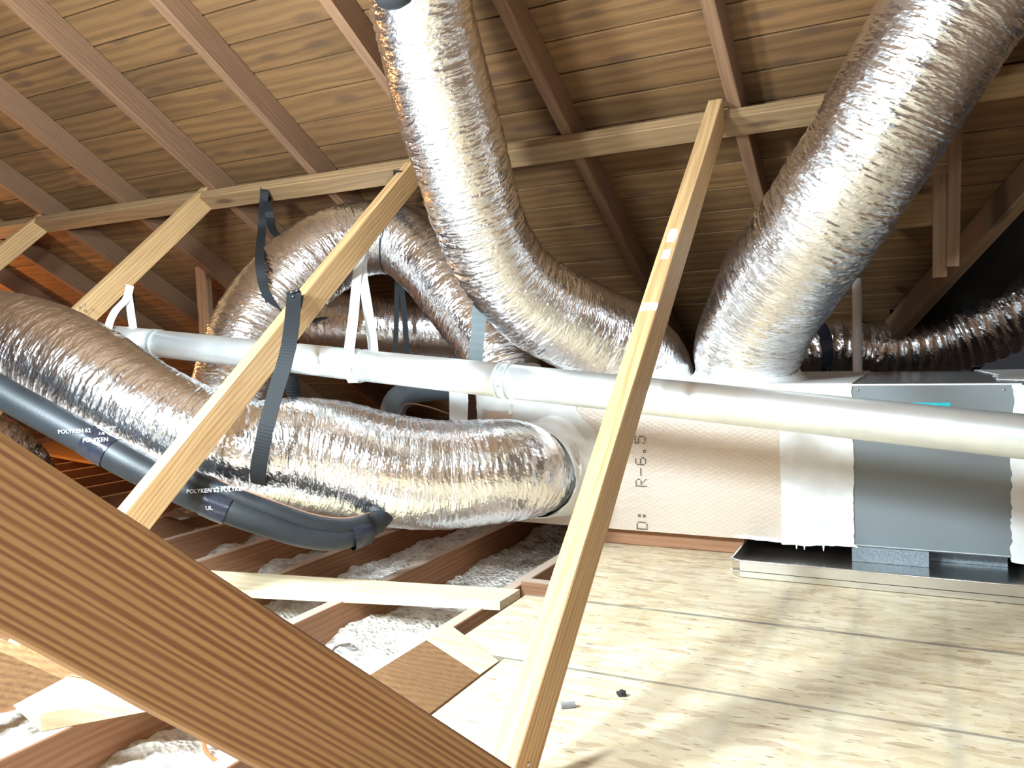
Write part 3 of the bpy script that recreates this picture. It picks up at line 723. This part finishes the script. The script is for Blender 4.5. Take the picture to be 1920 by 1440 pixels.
pipe_text(.585, [('POLYKEN 62 POLYKEN', -.07, -.1), ('POLYKEN', -.02, .65), ('UL', .0, -.55)], .017, .004)

# ------------------------------------------------------------------ straps
VR = Vector(RT)
b2x = -1.862
pA = onx(555, 548, b2x); dist = lambda p: float(np.dot(FW, np.array(p)))
S = ribbon('hanging_strap', [at(548, 545, dist(pA)-.02), at(551, 560, dist(pA)-.03), at(541, 650, 2.50), at(514, 745, 2.455), at(495, 820, 2.44), at(484, 895, 2.52), at(500, 925, 2.66), at(540, 900, 2.84), at(556, 800, 2.88), at(546, 700, 2.80), at(549, 600, 2.76), at(556, 552, 2.72)],
           .048, VR, M['strap'], .003, n=320, teeth=.0007)
tag(S, 'long black ribbed strap looped from the brace around the sagging left duct', 'strap')
for px, py in ((546, 548), (556, 545), (549, 556)):
    ball('nail', at(px, py, dist(pA)-.034), .0035, M['nail'], S)
pB = ony(497, 352, 2.87)
S = ribbon('hanging_strap', [ony(496, 350, 2.868), ony(495, 372, 2.855), ony(491, 430, 2.90), at(487, 490, 3.37), at(498, 548, 3.36), at(530, 592, 3.42), at(570, 605, 3.52), at(610, 595, 3.66)], .038, VR, M['strap'], .003, n=80)
tag(S, 'black strap hung from the purlin, curving under the arched duct', 'strap')
S = ribbon('hanging_strap', [ony(499, 352, 2.99), at(505, 400, 3.66), at(514, 436, 3.80), at(540, 450, 3.85)], .038, VR, M['strap'], .003, n=20)
tag(S, 'short dark strap end behind the purlin, above the arched duct', 'strap')
S = ribbon('hanging_strap', [ony(1, 1, 2.9)*0+at(743, 320, 3.3), at(744, 420, 3.9), at(745, 510, 3.95), at(743, 600, 3.95), at(741, 680, 4.0), at(745, 720, 4.1)], .024, VR, M['strap'], .003, n=30)
tag(S, 'thin black strap hanging behind the arched duct, left of its twin', 'strap')
S = ribbon('hanging_strap', [at(748, 320, 3.3), at(750, 420, 3.9), at(752, 520, 3.95), at(759, 600, 3.95), at(763, 680, 4.0), at(760, 720, 4.1)], .026, VR, M['strap'], .003, n=30)
tag(S, 'thin black strap hanging behind the arched duct, slanting to the right', 'strap')
# white straps on the vent pipe, in the middle
def pipe_strap(name, x, topL, label, mat, w, loop=True):
    pass
c = fl(-1.655); dC = dist(c)
dB = dist(onx(676, 480, -1.862))
S = ribbon('pipe_hanger', [at(690, 440, dB+.10), at(672, 500, dB+.08), at(663, 590, dC+.06), at(655, 655, dC-.045), at(656, 680, dC-.056), at(659, 706, dC-.04), at(665, 718, dC), at(690, 700, dC+.055), at(700, 660, dC+.06), at(688, 570, dC+.16), at(680, 500, dB+.10), at(690, 440, dB+.12)], .033, VR, M['white_strap'], .0012, n=90)
tag(S, 'white strap looped under the vent pipe beside the strapped brace', 'strap')
c = fl(-2.73); dC = dist(c)
S = ribbon('pipe_hanger', [at(244, 535, dC+.0), at(237, 560, dC), at(215, 585, dC-.03), at(203, 615, dC-.05), at(203, 650, dC-.055), at(215, 672, dC), at(240, 660, dC+.055), at(250, 630, dC+.05), at(246, 590, dC+.02), at(240, 550, dC)], .03, VR, M['white_strap'], .0012, n=60)
tag(S, 'white strap looped round the far left end of the vent pipe', 'strap')
S = ribbon('pipe_hanger', [at(246, 538, dC+.06), at(251, 580, dC+.07), at(253, 650, dC+.08)], .012, VR, M['strap'], .0012, n=12)
tag(S, 'narrow dark strap behind the far left white strap', 'strap')
S = ribbon('hanging_strap', [at(899, 520, 3.0), at(898, 600, 3.02), at(893, 660, 3.04), at(890, 720, 3.1)], .052, VR, M['grey_strap'], .002, n=30, teeth=.0006)
tag(S, 'grey strap hanging down from the middle duct to the box', 'strap')
S = prism('flat_hanger', [at(842, 728, 3.2), at(877, 730, 3.2), at(878, 752, 3.2), at(876, 800, 3.2), at(843, 800, 3.2)], Vector(FW)*.004, M['white_strap']); tag(S, 'pale flat metal hanger strip just left of the duct board box', 'strap')
S = ribbon('pipe_hanger', [at(958, 738, 2.27), at(959, 752, 2.27), at(959, 764, 2.30), at(956, 776, 2.62)], .009, VR, M['galv'], .001, n=14)
tag(S, 'tiny metal tie below the vent pipe joint', 'strap')
# dark round pipe behind
rows = [tuple(at(x, y, d))+(.055,) for x, y, d in [(735, 840, 3.5), (735, 790, 3.5), (742, 755, 3.52), (770, 735, 3.56), (810, 728, 3.62), (860, 728, 3.7)]]
dp = tube('curved_pipe', rows, M['darkpipe'], nu=32, step=.02); tag(dp, 'dark grey curved pipe behind the sagging left duct, under the vent pipe', 'pipe')
rows = [at(746, 790, 3.4), at(752, 768, 3.4), at(765, 757, 3.4), at(800, 762, 3.4), at(842, 776, 3.42), at(860, 782, 3.44)]
dp = rod('copper_wire', rows, .003, M['copper'], nu=6); tag(dp, 'thin copper wire arching in the dark gap beside the duct board box', 'wire')

# small black opening tape at the top of the middle duct
c0 = at(738, -4, 2.195)
blk = ball('black_tape_patch', c0, .062, M['strap'], D2, sc=(.95, .6, .45))

# ------------------------------------------------------------------ big near beam
P0 = at(0, 810, .72); Q0 = at(0, 1190, .72); P1 = at(960, 1440, 1.08); Q1 = at(530, 1440, 1.08)
ax = (P1-P0).normalized()
mid0 = (P0+at(-30, 1000, .72)*0+Q0)/2
axc = (((P1+Q1)/2)-((P0+Q0)/2)).normalized()
# width measured perpendicular to the axis inside the face plane
nrm = (P1-P0).cross(Q0-P0).normalized()
if nrm.dot(Vector(FW)) > 0: nrm = -nrm
upd = nrm.cross(ax); 
if upd.z < 0: upd = -upd
wid = .139; th = .042
topline = P0
start = P0-ax*.80; end = P1+ax*.36
cen = -upd*(wid/2)-nrm*(th/2)
beam = lumber('near_beam', start+cen, end+cen, th, wid, upd, M['beam'], seg=16, jit=.0008, bev=.004)
tag(beam, 'huge close-up brown beam crossing the lower left corner, strong grain lines', 'beam')

# ------------------------------------------------------------------ loose lumber
o = prism('loose_board', [onz(340, 1066, -.752), onz(975, 1105, -.752), onz(937, 1128, -.752), onz(340, 1100, -.752)], (0, 0, -.026), M['pale'])
# re-orient the texture: long axis along object x
tag(o, 'pale new pine board lying across the open floor joists', 'board')
A = at(0, 0, 1)
d = Vector((.64, .77, 0)).normalized(); nL = Vector((-.77, .64, 0)).normalized(); c0 = Vector((-1.649, 1.044, -.735))
o = prism('loose_board', [c0, c0+d*.40, c0+d*.40+nL*.19, c0+nL*.19-d*.08, ], (0, 0, -.038), M['pale']); tag(o, 'short thick pale plank on the joists in the lower left corner', 'board')
c1 = c0+nL*.194-d*.05
o = prism('loose_board', [c1, c1+d*.45, c1+d*.45+nL*.12, c1+nL*.12], (0, 0, -.038), M['pale']); tag(o, 'second pale plank behind the lower left one, under the orange cord', 'board')
o = prism('leaning_board', [at(-260, 1108, 1.42), at(118, 1273, 1.42), at(20, 1325, 1.42), at(-260, 1365, 1.42)], Vector(FW)*.04, M['offcut']); tag(o, 'orange brown board end pointing right at the lower left edge', 'board')
E4 = [onz(800, 1200, -.715), onz(845, 1173, -.715), onz(935, 1240, -.752), onz(900, 1265, -.752)]
blkw = empty('timber_offcut', E4[0]); tag(blkw, 'short thick timber offcut with pale sawn end, wedged beside the board deck', 'timber')
def hull(name, pts, mat, parent=None):
    bm = bmesh.new(); o0 = Vector(pts[0])
    for p in pts: bm.verts.new(Vector(p)-o0)
    bmesh.ops.convex_hull(bm, input=bm.verts); bmesh.ops.recalc_face_normals(bm, faces=bm.faces)
    me = bpy.data.meshes.new(name); bm.to_mesh(me); bm.free()
    o = link(name, me, mat); o.location = o0
    if parent: reparent(o, parent)
    return o
qA, qB, qC, qD = onz(800, 1200, -.700), onz(845, 1173, -.722), onz(935, 1240, -.7585), onz(900, 1265, -.757)
bk = Vector((0, -.32, 0)); dn_ = Vector((0, 0, -.10))
hull('timber_body', [qA, qB, qC, qD, qA+bk, qD+bk, qA+bk+dn_, qD+bk+dn_*.6, qB+dn_, qC+dn_*.6], M['offcut'], blkw)
up_ = Vector((0, .0008, .0012))
hull('sawn_end', [p+up_ for p in (qA, qB, qC, qD)]+[p for p in (qA, qB, qC, qD)], M['pale'], blkw)
o = prism('plywood_scrap', [onz(500, 985, -.755), onz(518, 965, -.755), onz(590, 949, -.755), onz(740, 972, -.755), onz(760, 985, -.755), onz(640, 988, -.755)], (0, 0, -.012), M['pale']); tag(o, 'yellow plywood scrap on the joists below the sagging duct', 'board')
o = prism('far_board', [onz(60, 845, -.74), onz(90, 825, -.74), onz(175, 845, -.74), onz(240, 875, -.74), onz(150, 862, -.74)], (0, 0, -.02), M['brace']); tag(o, 'yellow board far back under the black pipe', 'board')
for (a, b_, w_, l_) in (((-1.17, 2.37, -.80), (-.94, 2.37, -.80), .045, 'short wood block between joists at the notched deck edge'), ((-2.02, 1.60, -.83), (-1.655, 1.60, -.83), .043, 'short bridging block between joists behind the near beam')):
    o = lumber('blocking', a, b_, w_, .075, (0, 0, 1), M['joist']); tag(o, l_, 'block')

# posts and beams beyond
o = lumber('roof_post', ony(380, 500, 3.45), ony(392, 690, 3.45), .085, .04, (0, 1, 0), M['post']); tag(o, 'upright wood post left of the arched duct', 'post')
o = lumber('roof_post', ony(1792, 195, 3.10), ony(1786, 500, 3.10), .04, .042, (0, 1, 0), M['rafter']); tag(o, 'thin reddish upright post right of the largest duct', 'post')
o = lumber('roof_post', ony(1762, 328, 3.16), ony(1762, 520, 3.16), .044, .05, (0, 1, 0), M['post']); tag(o, 'shorter greyish post nailed beside the thin reddish post', 'post')
o = lumber('cross_board', ony(1560, 412, 3.32), ony(1752, 392, 3.32), .035, .115, (0, 0, 1), M['purlin']); tag(o, 'pale horizontal board behind the largest duct, ending at the posts', 'board')
o = lumber('valley_beam', rp(-.14, 4.36, CT, -.075), rp(.80, 2.53, CT, -.075), .05, .14, RN, M['post'], seg=4, jit=.001); tag(o, 'dark diagonal valley beam at the right edge', 'beam')

# cord, scraps
crd = rod('extension_cord', [onz(40, 1257, -.720), onz(90, 1253, -.720), onz(150, 1264, -.722), onz(200, 1275, -.725), onz(280, 1300, -.78), onz(352, 1338, -.855), onz(378, 1380, -.86), onz(388, 1412, -.86), onz(420, 1436, -.86), onz(460, 1470, -.86)], .0042, M['cord'], nu=10)
tag(crd, 'orange extension cord in the lower left, over planks and insulation', 'cord')
def scrap(name, c, r, mat, label, cat, sc=(1, 1, .4), seed=0):
    rng = random.Random(seed); V = []; F = []; nu, nv = 9, 6
    for j in range(nv+1):
        th = math.pi*j/nv
        for i in range(nu):
            a = 2*math.pi*i/nu; q = r*rng.uniform(.55, 1.2)
            V.append((q*sc[0]*math.sin(th)*math.cos(a), q*sc[1]*math.sin(th)*math.sin(a), q*sc[2]*math.cos(th)))
    for j in range(nv):
        for i in range(nu): F.append((j*nu+i, (j+1)*nu+i, (j+1)*nu+(i+1) % nu, j*nu+(i+1) % nu))
    me = mesh(name, V, F); me.validate(); o = link(name, me, mat); o.location = c; tag(o, label, cat); return o
scrap('foil_scrap', onz(652, 1218, -.86), .04, M['nail'], 'crumpled foil scrap on the insulation above the near beam', 'scrap', seed=4)
scrap('foil_scrap', onz(350, 962, -.76), .10, M['nail'], 'crumpled foil lying on the joists at the foot of the strapped brace', 'scrap', (1.3, 1, .25), seed=5)
dv = Vector((.8, .6, 0)).normalized(); cc = onz(1064, 1322, DK+.006)
cl = lumber('metal_clip', cc-dv*.014, cc+dv*.016, .012, .010, (0, 0, 1), M['grit'], bev=.002); tag(cl, 'small grey clip lying on the board deck beside the central brace', 'clip')
cc = onz(1166, 1300, DK+.006)
cl = scrap('black_scrap', cc, .011, M['ink'], 'tiny black plastic scrap on the board deck', 'scrap', (1, .8, .8), seed=8)
